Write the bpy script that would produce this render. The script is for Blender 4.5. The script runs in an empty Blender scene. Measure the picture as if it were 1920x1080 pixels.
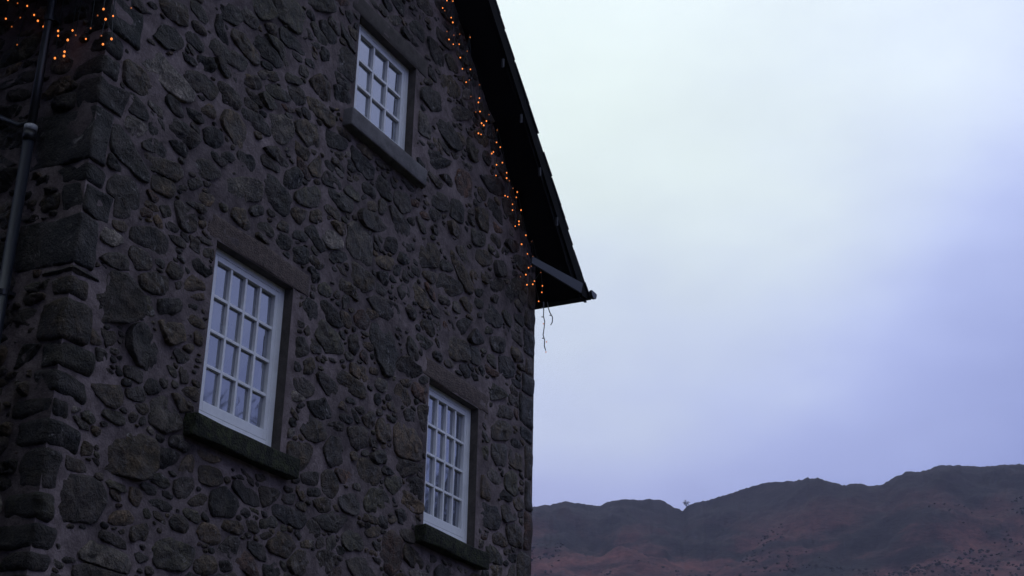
import bpy, bmesh, math, random
import numpy as np
from mathutils import Vector, Matrix, noise as mnoise

SEED = 7
rng = np.random.default_rng(SEED)
random.seed(SEED)
scene = bpy.context.scene
COL = scene.collection
R = math.radians

# ------------------------------------------------------------------ camera
FPX, PITCH, ROLL, YAW = 2718.655, 0.3991126, 0.0215694, 0.4665913
CAM_Z = 1.6
D = 7.0                                   # distance from the camera to the plane of the gable
sY, cY = math.sin(YAW), math.cos(YAW)
HEAD = Matrix(((sY, cY, 0), (-cY, sY, 0), (0, 0, 1)))     # (right, forward, up) -> world
cR, sR, cP, sP = math.cos(ROLL), math.sin(ROLL), math.cos(PITCH), math.sin(PITCH)
ax_r = HEAD @ Vector((cR, -sR * sP, sR * cP))
ax_u = HEAD @ Vector((-sR, -cR * sP, cR * cP))
ax_f = HEAD @ Vector((0, cP, sP))
cam_d = bpy.data.cameras.new('camera')
cam = bpy.data.objects.new('camera', cam_d)
COL.objects.link(cam)
m = Matrix((ax_r, ax_u, -ax_f)).transposed().to_4x4()
m.translation = Vector((0, 0, CAM_Z))
cam.matrix_world = m
cam_d.sensor_width = 36.0
cam_d.lens = FPX / 1920 * 36.0
cam_d.clip_start = 0.1
cam_d.clip_end = 20000
scene.camera = cam


def head_dir(az, el):
    """world direction at azimuth az (degrees, right of the heading) and elevation el"""
    a, e = R(az), R(el)
    return HEAD @ Vector((math.sin(a) * math.cos(e), math.cos(a) * math.cos(e), math.sin(e)))


# ------------------------------------------------------------------ sky, sun, exposure
GLOW = head_dir(-4, 40)
w = bpy.data.worlds.new('World')
scene.world = w
w.use_nodes = True
nt = w.node_tree
nt.nodes.clear()
N = nt.nodes.new
LK = nt.links.new
wo = N('ShaderNodeOutputWorld')
bg = N('ShaderNodeBackground')
bg.inputs['Strength'].default_value = 0.1
LK(bg.outputs[0], wo.inputs['Surface'])
sky = N('ShaderNodeTexSky')
sky.sky_type = 'NISHITA'
sky.sun_disc = False
sky.sun_elevation = R(6)
sky.sun_rotation = math.atan2(GLOW.x, GLOW.y)
sky.dust_density = 2.0
sky.ozone_density = 4.0
tc = N('ShaderNodeTexCoord')
# overcast: dim towards the horizon, bright overhead, with the last light of the evening low behind the house
sep = N('ShaderNodeSeparateXYZ')
LK(tc.outputs['Generated'], sep.inputs[0])
nz = N('ShaderNodeTexNoise')
nz.inputs['Scale'].default_value = 3.4
nz.inputs['Detail'].default_value = 7
nz.inputs['Roughness'].default_value = 0.5
mp = N('ShaderNodeMapping')
mp.inputs['Scale'].default_value = (1, 1, 2.2)
LK(tc.outputs['Generated'], mp.inputs[0])
LK(mp.outputs[0], nz.inputs['Vector'])


def wmath(op, a, b_, c=None):
    n = N('ShaderNodeMath')
    n.operation = op
    for k, v in enumerate((a, b_, c)):
        if v is None:
            continue
        if isinstance(v, (int, float)):
            n.inputs[k].default_value = v
        else:
            LK(v, n.inputs[k])
    return n.outputs[0]


def wramp(fac, stops):
    r = N('ShaderNodeValToRGB')
    r.color_ramp.interpolation = 'B_SPLINE'
    e = r.color_ramp.elements
    e[0].position, e[0].color = stops[0][0], (*stops[0][1], 1)
    e[1].position, e[1].color = stops[-1][0], (*stops[-1][1], 1)
    for p_, c_ in stops[1:-1]:
        x = e.new(p_)
        x.color = (*c_, 1)
    LK(fac, r.inputs[0])
    return r.outputs[0]


nshift = wmath('MULTIPLY_ADD', nz.outputs['Fac'], 0.16, -0.08)
elv = wmath('ADD', sep.outputs['Z'], nshift)
base = wramp(elv, [(0.0, (.17, .20, .46)), (0.22, (.195, .24, .55)), (0.33, (.275, .335, .69)), (0.43, (.385, .46, .80)), (0.54, (.51, .59, .90)), (0.68, (.70, .80, 1.30)), (1.0, (.84, .96, 1.62))])
dot = N('ShaderNodeVectorMath')
dot.operation = 'DOT_PRODUCT'
dot.inputs[1].default_value = head_dir(-2, 37)
LK(tc.outputs['Generated'], dot.inputs[0])
lob = wramp(wmath('ADD', dot.outputs['Value'], wmath('MULTIPLY', nshift, .45)), [(0.0, (0, 0, 0)), (0.76, (0, 0, 0)), (0.87, (.04, .04, .05)), (0.92, (.19, .20, .23)), (0.94, (.29, .31, .22)), (0.968, (.40, .425, .14)), (1.0, (.43, .475, .10))])
addc = N('ShaderNodeVectorMath')
addc.operation = 'ADD'
LK(base, addc.inputs[0])
LK(lob, addc.inputs[1])
sc_ = N('ShaderNodeVectorMath')
sc_.operation = 'SCALE'
nz2 = N('ShaderNodeTexNoise')               # soft mottling of the cloud base
nz2.inputs['Scale'].default_value = 9
nz2.inputs['Detail'].default_value = 6
LK(mp.outputs[0], nz2.inputs['Vector'])
LK(wmath('MULTIPLY_ADD', nz2.outputs['Fac'], 1.5, 9.6), sc_.inputs['Scale'])
LK(addc.outputs[0], sc_.inputs[0])
mx = N('ShaderNodeMix')
mx.data_type = 'RGBA'
mx.inputs['Factor'].default_value = 0.93            # the thick overcast in front of the clear sky
LK(sky.outputs[0], mx.inputs['A'])
LK(sc_.outputs[0], mx.inputs['B'])
LK(mx.outputs['Result'], bg.inputs['Color'])

sun_d = bpy.data.lights.new('sun', 'SUN')
sun_d.energy = 0.10
sun_d.angle = R(60)
sun_d.color = (0.86, 0.9, 1.0)
sun = bpy.data.objects.new('sun', sun_d)
COL.objects.link(sun)
sun.rotation_euler = (-GLOW).to_track_quat('-Z', 'Y').to_euler()

vs = scene.view_settings
vs.view_transform = 'Standard'
vs.look = 'None'
vs.exposure = 0
vs.gamma = 1
vs.use_curve_mapping = False
scene.cycles.use_denoising = True
scene.cycles.max_bounces = 6
scene.cycles.volume_bounces = 0
scene.cycles.sample_clamp_indirect = 3


# ------------------------------------------------------------------ helpers
def wpt(px, py, y=1.0):
    """where the line of sight of a measured picture point meets the vertical plane y (in units of D)"""
    a, b = px - 960, py - 540
    xi, yi = cR * a + sR * b, -sR * a + cR * b
    x, yu = xi / FPX, -yi / FPX
    v = HEAD @ Vector((x, cP - yu * sP, sP + yu * cP))
    return v * (y * D / v.y) + Vector((0, 0, CAM_Z))


def xpt(px, py, X):
    a, b = px - 960, py - 540
    xi, yi = cR * a + sR * b, -sR * a + cR * b
    x, yu = xi / FPX, -yi / FPX
    v = HEAD @ Vector((x, cP - yu * sP, sP + yu * cP))
    return v * (X / v.x) + Vector((0, 0, CAM_Z))


def link(name, me, mat=None, parent=None, smooth=False):
    o = bpy.data.objects.new(name, me)
    COL.objects.link(o)
    if mat is not None and not me.materials:
        me.materials.append(mat)
    if parent is not None:
        o.parent = parent
    if smooth:
        me.polygons.foreach_set('use_smooth', [True] * len(me.polygons))
    return o


def pydata(name, V, F, mat=None, parent=None, smooth=False):
    me = bpy.data.meshes.new(name)
    me.from_pydata([tuple(v) for v in V], [], F)
    me.update()
    return link(name, me, mat, parent, smooth)


class MB:
    """collects simple shapes for ONE mesh"""

    def __init__(s):
        s.V, s.F = [], []

    def add(s, V, F):
        n = len(s.V)
        s.V += [tuple(v) for v in V]
        s.F += [tuple(i + n for i in f) for f in F]
        return s

    def box(s, a, b):
        x0, y0, z0 = a
        x1, y1, z1 = b
        V = [(x0, y0, z0), (x1, y0, z0), (x1, y1, z0), (x0, y1, z0), (x0, y0, z1), (x1, y0, z1), (x1, y1, z1), (x0, y1, z1)]
        return s.add(V, [(0, 3, 2, 1), (4, 5, 6, 7), (0, 1, 5, 4), (1, 2, 6, 5), (2, 3, 7, 6), (3, 0, 4, 7)])

    def tube(s, pts, rad, k=6, cap=True):
        pts = [Vector(p) for p in pts]
        n0 = len(s.V)
        n = len(pts)
        rr = rad if isinstance(rad, (list, tuple)) else [rad] * n
        up = None
        for i, p in enumerate(pts):
            t = (pts[min(i + 1, n - 1)] - pts[max(i - 1, 0)]).normalized()
            if up is None:
                up = t.orthogonal().normalized()
            up = (up - t * up.dot(t))
            up = up.normalized() if up.length > 1e-6 else t.orthogonal().normalized()
            v = t.cross(up)
            for j in range(k):
                a = 2 * math.pi * j / k
                s.V.append(tuple(p + (up * math.cos(a) + v * math.sin(a)) * rr[i]))
        for i in range(n - 1):
            for j in range(k):
                j2 = (j + 1) % k
                s.F.append((n0 + i * k + j, n0 + i * k + j2, n0 + (i + 1) * k + j2, n0 + (i + 1) * k + j))
        if cap:
            s.F.append(tuple(n0 + j for j in range(k))[::-1])
            s.F.append(tuple(n0 + (n - 1) * k + j for j in range(k)))
        return s

    def build(s, name, mat, parent=None, smooth=False, bevel=0):
        o = pydata(name, s.V, s.F, mat, parent, smooth)
        if bevel:
            bm = bmesh.new()
            bm.from_mesh(o.data)
            bmesh.ops.bevel(bm, geom=bm.edges[:], offset=bevel, segments=2, affect='EDGES', profile=0.6)
            bm.to_mesh(o.data)
            bm.free()
        return o


def tag(o, label=None, cat=None, group=None, kind=None):
    if label:
        o['label'] = label
    if cat:
        o['category'] = cat
    if group:
        o['group'] = group
    if kind:
        o['kind'] = kind
    return o


def empty(name, loc=(0, 0, 0), parent=None):
    o = bpy.data.objects.new(name, None)
    COL.objects.link(o)
    o.location = loc
    if parent is not None:
        o.parent = parent
    return o


def fbm(p, o=4):
    return mnoise.fractal(Vector(p), 0.9, 2.1, o)


# ------------------------------------------------------------------ materials
def mat(name, col=(.2, .2, .2), rough=.8, spec=.5):
    mt = bpy.data.materials.new(name)
    mt.use_nodes = True
    b = mt.node_tree.nodes['Principled BSDF']
    b.inputs['Base Color'].default_value = (*col, 1)
    b.inputs['Roughness'].default_value = rough
    b.inputs['Specular IOR Level'].default_value = spec
    return mt, mt.node_tree, b


def nodes_noise(t, scale, detail=6, rough=.6, vec=None, dist=0):
    n = t.nodes.new('ShaderNodeTexNoise')
    n.inputs['Scale'].default_value = scale
    n.inputs['Detail'].default_value = detail
    n.inputs['Roughness'].default_value = rough
    n.inputs['Distortion'].default_value = dist
    if vec is not None:
        t.links.new(vec, n.inputs['Vector'])
    return n


def ramp_node(t, fac, stops):
    r = t.nodes.new('ShaderNodeValToRGB')
    e = r.color_ramp.elements
    e[0].position, e[0].color = stops[0][0], (*stops[0][1], 1)
    e[1].position, e[1].color = stops[-1][0], (*stops[-1][1], 1)
    for p, c in stops[1:-1]:
        x = e.new(p)
        x.color = (*c, 1)
    t.links.new(fac, r.inputs[0])
    return r


def mixc(t, fac, a, b, mode='MIX'):
    n = t.nodes.new('ShaderNodeMix')
    n.data_type = 'RGBA'
    n.blend_type = mode
    if isinstance(fac, float):
        n.inputs['Factor'].default_value = fac
    else:
        t.links.new(fac, n.inputs['Factor'])
    for k, v in (('A', a), ('B', b)):
        if isinstance(v, tuple):
            n.inputs[k].default_value = (*v, 1)
        else:
            t.links.new(v, n.inputs[k])
    return n.outputs['Result']


def bump(t, b, h, strength=.5, dist=.02):
    n = t.nodes.new('ShaderNodeBump')
    n.inputs['Strength'].default_value = strength
    n.inputs['Distance'].default_value = dist
    t.links.new(h, n.inputs['Height'])
    t.links.new(n.outputs[0], b.inputs['Normal'])
    return n


def coord(t):
    return t.nodes.new('ShaderNodeNewGeometry').outputs['Position']


G0 = (0., 0., 0.)
G1 = (1., 1., 1.)


def make_stone(name, gain=1.0, smear=.85):
    mt, t, b = mat(name, rough=.62, spec=.22)
    P = coord(t)
    at = t.nodes.new('ShaderNodeAttribute')
    at.attribute_name = 'tint'
    n1 = nodes_noise(t, 9, 8, .68, P, .4)
    n2 = nodes_noise(t, 55, 5, .65, P)
    n3 = nodes_noise(t, 3.1, 4, .55, P)
    v1 = ramp_node(t, n1.outputs['Fac'], [(.32, (.22 * gain,) * 3), (.50, (.85 * gain,) * 3), (.66, (2.1 * gain,) * 3)])
    c = mixc(t, 1.0, at.outputs['Color'], v1.outputs[0], 'MULTIPLY')
    v2 = ramp_node(t, n2.outputs['Fac'], [(.36, (.4,) * 3), (.62, (1.5,) * 3)])
    c = mixc(t, .7, c, v2.outputs[0], 'MULTIPLY')
    # grey lichen crusts and crystals
    f1 = ramp_node(t, nodes_noise(t, 17, 6, .7, P, .8).outputs['Fac'], [(.56, G0), (.68, G1)])
    f2 = ramp_node(t, n3.outputs['Fac'], [(.45, G0), (.62, G1)])
    f = mixc(t, 1.0, f1.outputs[0], f2.outputs[0], 'MULTIPLY')
    c = mixc(t, f, c, (.27 * gain, .25 * gain, .235 * gain))
    # old pointing smeared over the faces
    sm = ramp_node(t, nodes_noise(t, 4.3, 6, .62, P, .7).outputs['Fac'], [(.46, G0), (.72, (smear, smear, smear))])
    c = mixc(t, sm.outputs[0], c, (.10 * gain, .082 * gain, .072 * gain))
    t.links.new(c, b.inputs['Base Color'])
    ad = t.nodes.new('ShaderNodeMath')
    ad.operation = 'MULTIPLY_ADD'
    ad.inputs[1].default_value = .35
    t.links.new(n2.outputs['Fac'], ad.inputs[0])
    t.links.new(n1.outputs['Fac'], ad.inputs[2])
    bump(t, b, ad.outputs[0], 1.0, .055)
    rr = ramp_node(t, n1.outputs['Fac'], [(.3, (.34,) * 3), (.7, (.72,) * 3)])
    t.links.new(rr.outputs[0], b.inputs['Roughness'])
    return mt


M = {}
M['stone'] = make_stone('rubble_stone')
M['quoin'] = make_stone('corner_stone', 1.0, .6)

mt, t, b = mat('lime_mortar', rough=.9, spec=.2)
P = coord(t)
n1 = nodes_noise(t, 6, 7, .65, P, .5)
n2 = nodes_noise(t, 70, 4, .6, P)
n3 = nodes_noise(t, 1.1, 4, .55, P)
c = ramp_node(t, n1.outputs['Fac'], [(.28, (.080, .063, .062)), (.5, (.172, .138, .137)), (.74, (.265, .215, .212))]).outputs[0]
c = mixc(t, .8, c, ramp_node(t, n2.outputs['Fac'], [(.3, (.72,) * 3), (.7, (1.2,) * 3)]).outputs[0], 'MULTIPLY')
c = mixc(t, .8, c, ramp_node(t, n3.outputs['Fac'], [(.36, (.42, .41, .41)), (.62, (1.2, 1.17, 1.15))]).outputs[0], 'MULTIPLY')
t.links.new(c, b.inputs['Base Color'])
ad = t.nodes.new('ShaderNodeMath')
ad.operation = 'MULTIPLY_ADD'
ad.inputs[1].default_value = .3
t.links.new(n2.outputs['Fac'], ad.inputs[0])
t.links.new(nodes_noise(t, 22, 6, .6, P).outputs['Fac'], ad.inputs[2])
bump(t, b, ad.outputs[0], .7, .02)
M['mortar'] = mt


def simple(name, stops, sc, rough=.8, spec=.4, bst=.4, bd=.006, sc2=90, stretch=None, fine=.6):
    mt, t, b = mat(name, rough=rough, spec=spec)
    P = coord(t)
    if stretch:
        mp = t.nodes.new('ShaderNodeMapping')
        mp.inputs['Scale'].default_value = stretch
        t.links.new(P, mp.inputs[0])
        P = mp.outputs[0]
    n1 = nodes_noise(t, sc, 7, .65, P, .3)
    c = ramp_node(t, n1.outputs['Fac'], stops).outputs[0]
    n2 = nodes_noise(t, sc2, 4, .6, P)
    c = mixc(t, fine, c, ramp_node(t, n2.outputs['Fac'], [(.3, (.62,) * 3), (.7, (1.3,) * 3)]).outputs[0], 'MULTIPLY')
    t.links.new(c, b.inputs['Base Color'])
    if bst:
        bump(t, b, n2.outputs['Fac'], bst, bd)
    return mt


M['granite'] = simple('pink_granite', [(.3, (.05, .033, .027)), (.5, (.088, .060, .048)), (.72, (.15, .105, .085))], 16, .75, .4, .9, .02, 60)
M['dressed'] = simple('dressed_grey_stone', [(.3, (.085, .078, .078)), (.5, (.135, .124, .122)), (.72, (.185, .172, .168))], 7, .8, .35, .4, .006, 80)
M['reveal'] = simple('reveal_render', [(.3, (.042, .036, .031)), (.5, (.072, .061, .053)), (.72, (.10, .086, .076))], 8, .88, .3, .4, .006, 80)
M['moss'] = simple('mossy_black_stone', [(.36, (.012, .013, .010)), (.5, (.028, .030, .018)), (.62, (.045, .052, .022)), (.8, (.085, .08, .07))], 13, .9, .25, 1.0, .03, 50)
M['white'] = simple('white_window_paint', [(.25, (.66, .66, .66)), (.5, (.78, .78, .78)), (.75, (.82, .82, .82))], 3, .38, .5, .02, .001, 40, None, .08)
M['slate'] = simple('roof_slate', [(.3, (.012, .013, .016)), (.5, (.022, .023, .027)), (.72, (.036, .038, .043))], 6, .7, .15, .6, .006, 50)
M['soffit'] = simple('dark_stained_boards', [(.3, (.003, .003, .003)), (.6, (.005, .005, .005)), (.8, (.008, .007, .007))], 5, .8, .08, .4, .004, 60, (1, .12, 1))
M['board'] = simple('blue_grey_painted_board', [(.3, (.009, .011, .017)), (.6, (.014, .017, .025)), (.8, (.02, .023, .031))], 6, .6, .4, .3, .003, 60, (.15, 1, 1))
M['pipe'] = simple('grey_pipe_plastic', [(.3, (.015, .018, .026)), (.6, (.022, .026, .037)), (.8, (.03, .034, .046))], 5, .38, .5, .05, .001, 60, (1, 1, .2))
M['black_plastic'] = simple('black_gutter_plastic', [(.3, (.012, .012, .014)), (.7, (.024, .024, .027))], 5, .4, .5, .05, .001, 60)
M['pale_plastic'] = simple('pale_collar_plastic', [(.3, (.38, .38, .38)), (.7, (.55, .55, .56))], 12, .5, .5, .05, .001, 60)
M['metal'] = simple('dull_strap', [(.3, (.02, .022, .026)), (.7, (.035, .038, .042))], 12, .5, .5, .05, .001, 60)
M['cable'] = simple('dark_green_cable', [(.3, (.012, .016, .014)), (.7, (.02, .026, .022))], 30, .5, .4, 0)
M['pale_cable'] = simple('pale_lit_cable_sleeve', [(.3, (.10, .105, .11)), (.7, (.16, .165, .17))], 30, .5, .4, 0)
M['bark'] = simple('bare_bark', [(.3, (.025, .02, .018)), (.7, (.05, .042, .036))], 9, .9, .2, 0)

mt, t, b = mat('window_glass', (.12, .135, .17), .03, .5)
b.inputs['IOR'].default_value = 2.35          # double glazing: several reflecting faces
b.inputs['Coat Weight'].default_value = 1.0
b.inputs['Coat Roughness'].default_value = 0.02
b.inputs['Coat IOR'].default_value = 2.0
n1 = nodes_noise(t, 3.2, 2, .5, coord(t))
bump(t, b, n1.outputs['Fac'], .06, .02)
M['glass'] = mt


def bulb_mat(name, s):
    mt, t, b = mat(name, (.3, .2, .1), .4)
    b.inputs['Emission Color'].default_value = (1.0, .25, .045, 1)
    b.inputs['Emission Strength'].default_value = s
    return mt


M['bulb'] = bulb_mat('warm_bulb_glow', 1.6)
M['bulb_dim'] = bulb_mat('dim_warm_bulb_glow', 0.4)

# ------------------------------------------------------------------ ground and hills
mt, t, b = mat('valley_grass_ground', rough=.95, spec=.2)
P = coord(t)
n1 = nodes_noise(t, .08, 8, .65, P)
c = ramp_node(t, n1.outputs['Fac'], [(.3, (.022, .022, .014)), (.5, (.036, .036, .02)), (.7, (.05, .042, .028))]).outputs[0]
t.links.new(c, b.inputs['Base Color'])
bump(t, b, nodes_noise(t, 4, 6, .6, P).outputs['Fac'], .6, .1)
M['ground'] = mt
rings = [0, 6, 15, 40, 100, 300, 800, 1600, 2400]
V = [(0, 0, 0)]
F = []
for r in rings[1:]:
    for k in range(64):
        a = 2 * math.pi * k / 64
        V.append((r * math.cos(a), r * math.sin(a), 0))
for k in range(64):
    F.append((0, 1 + k, 1 + (k + 1) % 64))
for i in range(len(rings) - 2):
    for k in range(64):
        a, b_ = 1 + i * 64 + k, 1 + i * 64 + (k + 1) % 64
        F.append((a, a + 64, b_ + 64, b_))
tag(pydata('ground', V, F, M['ground']), kind='structure')

SKYLINE = [(-180, 6), (-140, 8), (-100, 7.0), (-60, 9), (-30, 12), (-12, 13.9), (0.0, 14.05), (0.94, 14.27), (1.7, 14.40), (2.38, 14.52), (3.0, 14.44), (3.71, 14.37),
           (4.27, 14.60), (4.8, 14.63), (5.34, 14.57), (5.85, 14.61), (6.2, 14.60), (6.45, 14.47), (6.75, 14.28), (7.04, 14.18), (7.25, 14.36), (7.47, 14.43), (8.3, 14.62),
           (9.18, 14.87), (9.8, 15.05), (10.46, 15.21), (11.2, 15.22), (11.85, 15.26), (12.0, 15.32), (12.4, 15.32), (12.55, 15.26), (12.9, 15.14), (13.46, 14.99), (13.9, 15.03), (14.3, 14.98),
           (14.6, 14.91), (14.95, 15.0), (15.3, 15.20), (15.7, 15.36), (16.0, 15.40), (16.35, 15.38), (16.7, 15.46), (17.1, 15.53), (17.5, 15.55), (18.2, 15.46), (18.84, 15.42), (19.4, 15.44),
           (20.2, 15.40), (24, 15.2), (32, 13), (50, 9), (80, 7), (120, 8), (180, 6)]
sa = np.array([s[0] for s in SKYLINE], float)
se = np.array([s[1] for s in SKYLINE], float)
azs = np.concatenate([np.arange(-180, -26, 2.0), np.arange(-26, -2, .4), np.arange(-2, 22, .045), np.arange(22, 34, .4), np.arange(34, 180.1, 2.0)])
NR = 130
tt = np.concatenate([np.linspace(0, .45, 18)[:-1], np.linspace(.45, 1.0, NR - 30), [1.02, 1.05, 1.1, 1.2, 1.35, 1.6, 2.0]])
V = []
for az in azs:
    el = np.interp(az, sa, se)
    fine = 1.0 if -26 < az < 34 else 0.0
    rr = 700 + 45 * fbm((az * .11, 3.3, 0), 3) * (1 if fine else 0)
    el += fine * (.05 * fbm((az * 3.1, 1.7, 0), 4) + .05 * max(0, fbm((az * 11, 5.7, 0), 3)))
    zR = math.tan(R(el)) * rr + CAM_Z
    r0 = 330
    ca = HEAD @ Vector((math.sin(R(az)), math.cos(R(az)), 0))
    for q in tt:
        r = r0 + q * (rr - r0)
        if q <= 1:
            s = q ** 1.08
            z = zR * s
            p = ca * r
            tap = min(1, (1 - q) / .10) * min(1, q / .1)
            z += tap * (13 * fbm((p.x / 130, p.y / 130, 0.3), 4) + 5.0 * fbm((p.x / 28, p.y / 28, 4.3), 4)
                        + 1.6 * abs(fbm((p.x / 14, p.y / 14, 8.3), 3)))
            z = min(z, (math.tan(R(el)) * r + CAM_Z) - .12 * (rr - r) * (0 if q == 1 else .3))
        else:
            z = zR - (q - 1) * 110
        z -= .4 if q <= 0 else 0
        V.append((ca.x * r, ca.y * r, z))
nT = len(tt)
F = []
for i in range(len(azs) - 1):
    for j in range(nT - 1):
        a = i * nT + j
        F.append((a, a + nT, a + nT + 1, a + 1))
mt, t, b = mat('heather_and_bracken', rough=.95, spec=.15)
P = coord(t)
mp = t.nodes.new('ShaderNodeMapping')
mp.inputs['Scale'].default_value = (1, 1, 2.2)
t.links.new(P, mp.inputs[0])
P = mp.outputs[0]
n1 = nodes_noise(t, .011, 8, .62, P, .6)
n2 = nodes_noise(t, .06, 7, .68, P, .5)
n3 = nodes_noise(t, .35, 5, .65, P)
c = ramp_node(t, n1.outputs['Fac'], [(.32, (.010, .010, .012)), (.43, (.020, .015, .015)), (.48, (.066, .029, .029)), (.545, (.108, .043, .038)), (.61, (.072, .037, .034)), (.66, (.030, .024, .018)), (.76, (.011, .011, .010))]).outputs[0]
# crag and heath on the tops, bracken below
sx = t.nodes.new('ShaderNodeSeparateXYZ')
t.links.new(coord(t), sx.inputs[0])
hm = t.nodes.new('ShaderNodeMath')
hm.operation = 'MULTIPLY_ADD'
hm.inputs[1].default_value = 60
t.links.new(n2.outputs['Fac'], hm.inputs[0])
t.links.new(sx.outputs['Z'], hm.inputs[2])
mr = t.nodes.new('ShaderNodeMapRange')
mr.inputs['From Min'].default_value = 172
mr.inputs['From Max'].default_value = 205
t.links.new(hm.outputs[0], mr.inputs['Value'])
c = mixc(t, mr.outputs[0], c, (.020, .016, .019))
c = mixc(t, .9, c, ramp_node(t, n2.outputs['Fac'], [(.34, (.22, .25, .30)), (.5, (.95, .95, .95)), (.68, (1.6, 1.5, 1.4))]).outputs[0], 'MULTIPLY')
c = mixc(t, .8, c, ramp_node(t, n3.outputs['Fac'], [(.3, (.5,) * 3), (.7, (1.45,) * 3)]).outputs[0], 'MULTIPLY')
t.links.new(c, b.inputs['Base Color'])
bump(t, b, n3.outputs['Fac'], .8, 1.2)
M['hill'] = mt
hill = pydata('hillside', V, F, M['hill'], None, True)
tag(hill, kind='structure')
HV = np.array(V).reshape(len(azs), nT, 3)

# scrub and juniper clumps on the slope
ico = bmesh.new()
bmesh.ops.create_icosphere(ico, subdivisions=1, radius=1)
iv = np.array([v.co[:] for v in ico.verts])
ifc = [tuple(v.index for v in f.verts) for f in ico.faces]
ico.free()
mb = MB()
vis = [i for i, a in enumerate(azs) if -1 < a < 21.5]
for _ in range(5200):
    i = random.choice(vis)
    j = random.randrange(17, nT - 40)
    p = HV[i, j]
    dens = fbm((p[0] / 60, p[1] / 60, 2.2), 3)
    q = tt[j]
    if azs[i] > 11 and q < .72:
        dens += .28                    # the wooded bank low on the right
    if dens < random.uniform(-.1, .6) + (q - .55) * .8:
        continue
    for _k in range(random.randint(1, 3)):
        s = random.uniform(.3, .95) * (1.3 if q < .6 else .8)
        off = np.array([random.uniform(-2, 2), random.uniform(-2, 2), 0])
        jit = iv * (1 + .35 * rng.standard_normal((len(iv), 1)))
        mb.add(jit * np.array([s, s, s * random.uniform(.5, .9)]) + p + off + np.array([0, 0, .15 * s]), ifc)
M['scrub'] = simple('dark_scrub', [(.3, (.016, .015, .014)), (.6, (.028, .024, .020)), (.8, (.042, .032, .026))], .5, .95, .1, 0, .01, 3)
tag(mb.build('scrub', M['scrub']), 'dark scrub dotted over the heather hillside', None, None, 'stuff')

# ------------------------------------------------------------------ the house
X0, X1 = 7.0, 14.52            # near and far edges of the gable
Y0, Y1 = D, D + 8.5
house = tag(empty('stone_house', (X0, Y0, 0)), 'tall rubble stone house with white sash windows and dark slate roof', 'house')


def U(v):
    return CAM_Z + v * D


def soff(x):                   # underside of the verge, right-hand slope
    return U(1.194 - 1.045 * (x / D - 1.91))


def slate_top(x):
    return U(1.180 - 0.985 * (x / D - 1.967))


XA = (X0 + X1) / 2             # ridge


def soff2(x):
    return soff(x if x > XA else 2 * XA - x)


REC = 0.09
OPEN = [dict(x0=8.533, x1=9.632, z0=U(.4832), z1=U(.7014), n=(4, 4), sill='moss', lintel='granite'),
        dict(x0=10.367, x1=11.501, z0=U(1.0030), z1=U(1.170), n=(3, 3), sill='dressed', lintel='reveal'),
        dict(x0=12.078, x1=13.156, z0=U(.4743), z1=U(.6948), n=(4, 4), sill='moss', lintel='granite')]

# mortar face of the gable, open at the windows
def lines(a, b, step, marks):
    s = set(round(v, 4) for v in marks)
    cuts = sorted([a, b] + [v for v in marks if a < v < b])
    out = []
    for p, q in zip(cuts, cuts[1:]):
        n = max(1, round((q - p) / step))
        out += [p + (q - p) * i / n for i in range(n)]
    return out + [b]


def in_open(x, z, g=0.0):
    return any(o['x0'] - g < x < o['x1'] + g and o['z0'] - g < z < o['z1'] + g for o in OPEN)


def edge_d(x, z):
    d = 9
    for o in OPEN:
        dx = max(o['x0'] - x, 0, x - o['x1'])
        dz = max(o['z0'] - z, 0, z - o['z1'])
        d = min(d, math.hypot(dx, dz))
    return d


def mortar_h(u, v):
    return .012 * fbm((u * 2.3, v * 2.3, 1.1), 3) + .010 * fbm((u * 8, v * 8, 5.1), 3) - .005


def sheet(us, vs, keep, place):
    idx, V, F = {}, [], []

    def vid(i, j):
        if (i, j) not in idx:
            idx[(i, j)] = len(V)
            V.append(place(us[i], vs[j]))
        return idx[(i, j)]
    for i in range(len(us) - 1):
        for j in range(len(vs) - 1):
            if keep((us[i] + us[i + 1]) / 2, (vs[j] + vs[j + 1]) / 2):
                F.append((vid(i, j), vid(i + 1, j), vid(i + 1, j + 1), vid(i, j + 1)))
    return V, F


LOC = Vector((-X0, -Y0, 0))       # world -> house space
xs = lines(X0, X1, .045, [v for o in OPEN for v in (o['x0'], o['x1'])])
zs = lines(0, 13.2, .045, [v for o in OPEN for v in (o['z0'], o['z1'])])
V, F = sheet(xs, zs, lambda x, z: z < soff2(x) + .07 and not in_open(x, z),
             lambda x, z: Vector((x, Y0 - mortar_h(x, z) * min(1, max(0, edge_d(x, z) / .06)) * min(1, (x - X0) / .05), z)) + LOC)
gable = pydata('gable_wall', V, F, M['mortar'], house, True)
ys = lines(Y0, Y1, .06, [])
zs2 = lines(0, U(1.02), .06, [])
V, F = sheet(ys, zs2, lambda y, z: True, lambda y, z: Vector((X0 + mortar_h(y + 31, z) * min(1, (y - Y0) / .05), y, z)) + LOC)
F = [f[::-1] for f in F]
sidew = pydata('side_wall', V, F, M['mortar'], house, True)
mb = MB()
mb.add([(X1, Y0, 0), (X1, Y1, 0), (X1, Y1, U(1.02)), (X1, Y0, U(1.02))], [(0, 1, 2, 3)])
mb.V = [tuple(Vector(v) + LOC) for v in mb.V]
mb.build('side_wall', M['mortar'], house)
V = [Vector(v) + LOC for v in [(X0, Y1, 0), (X1, Y1, 0), (X1, Y1, soff(X1)), (XA, Y1, soff(XA)), (X0, Y1, soff(X1))]]
pydata('back_wall', V, [(0, 4, 3, 2, 1)], M['mortar'], house)

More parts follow.
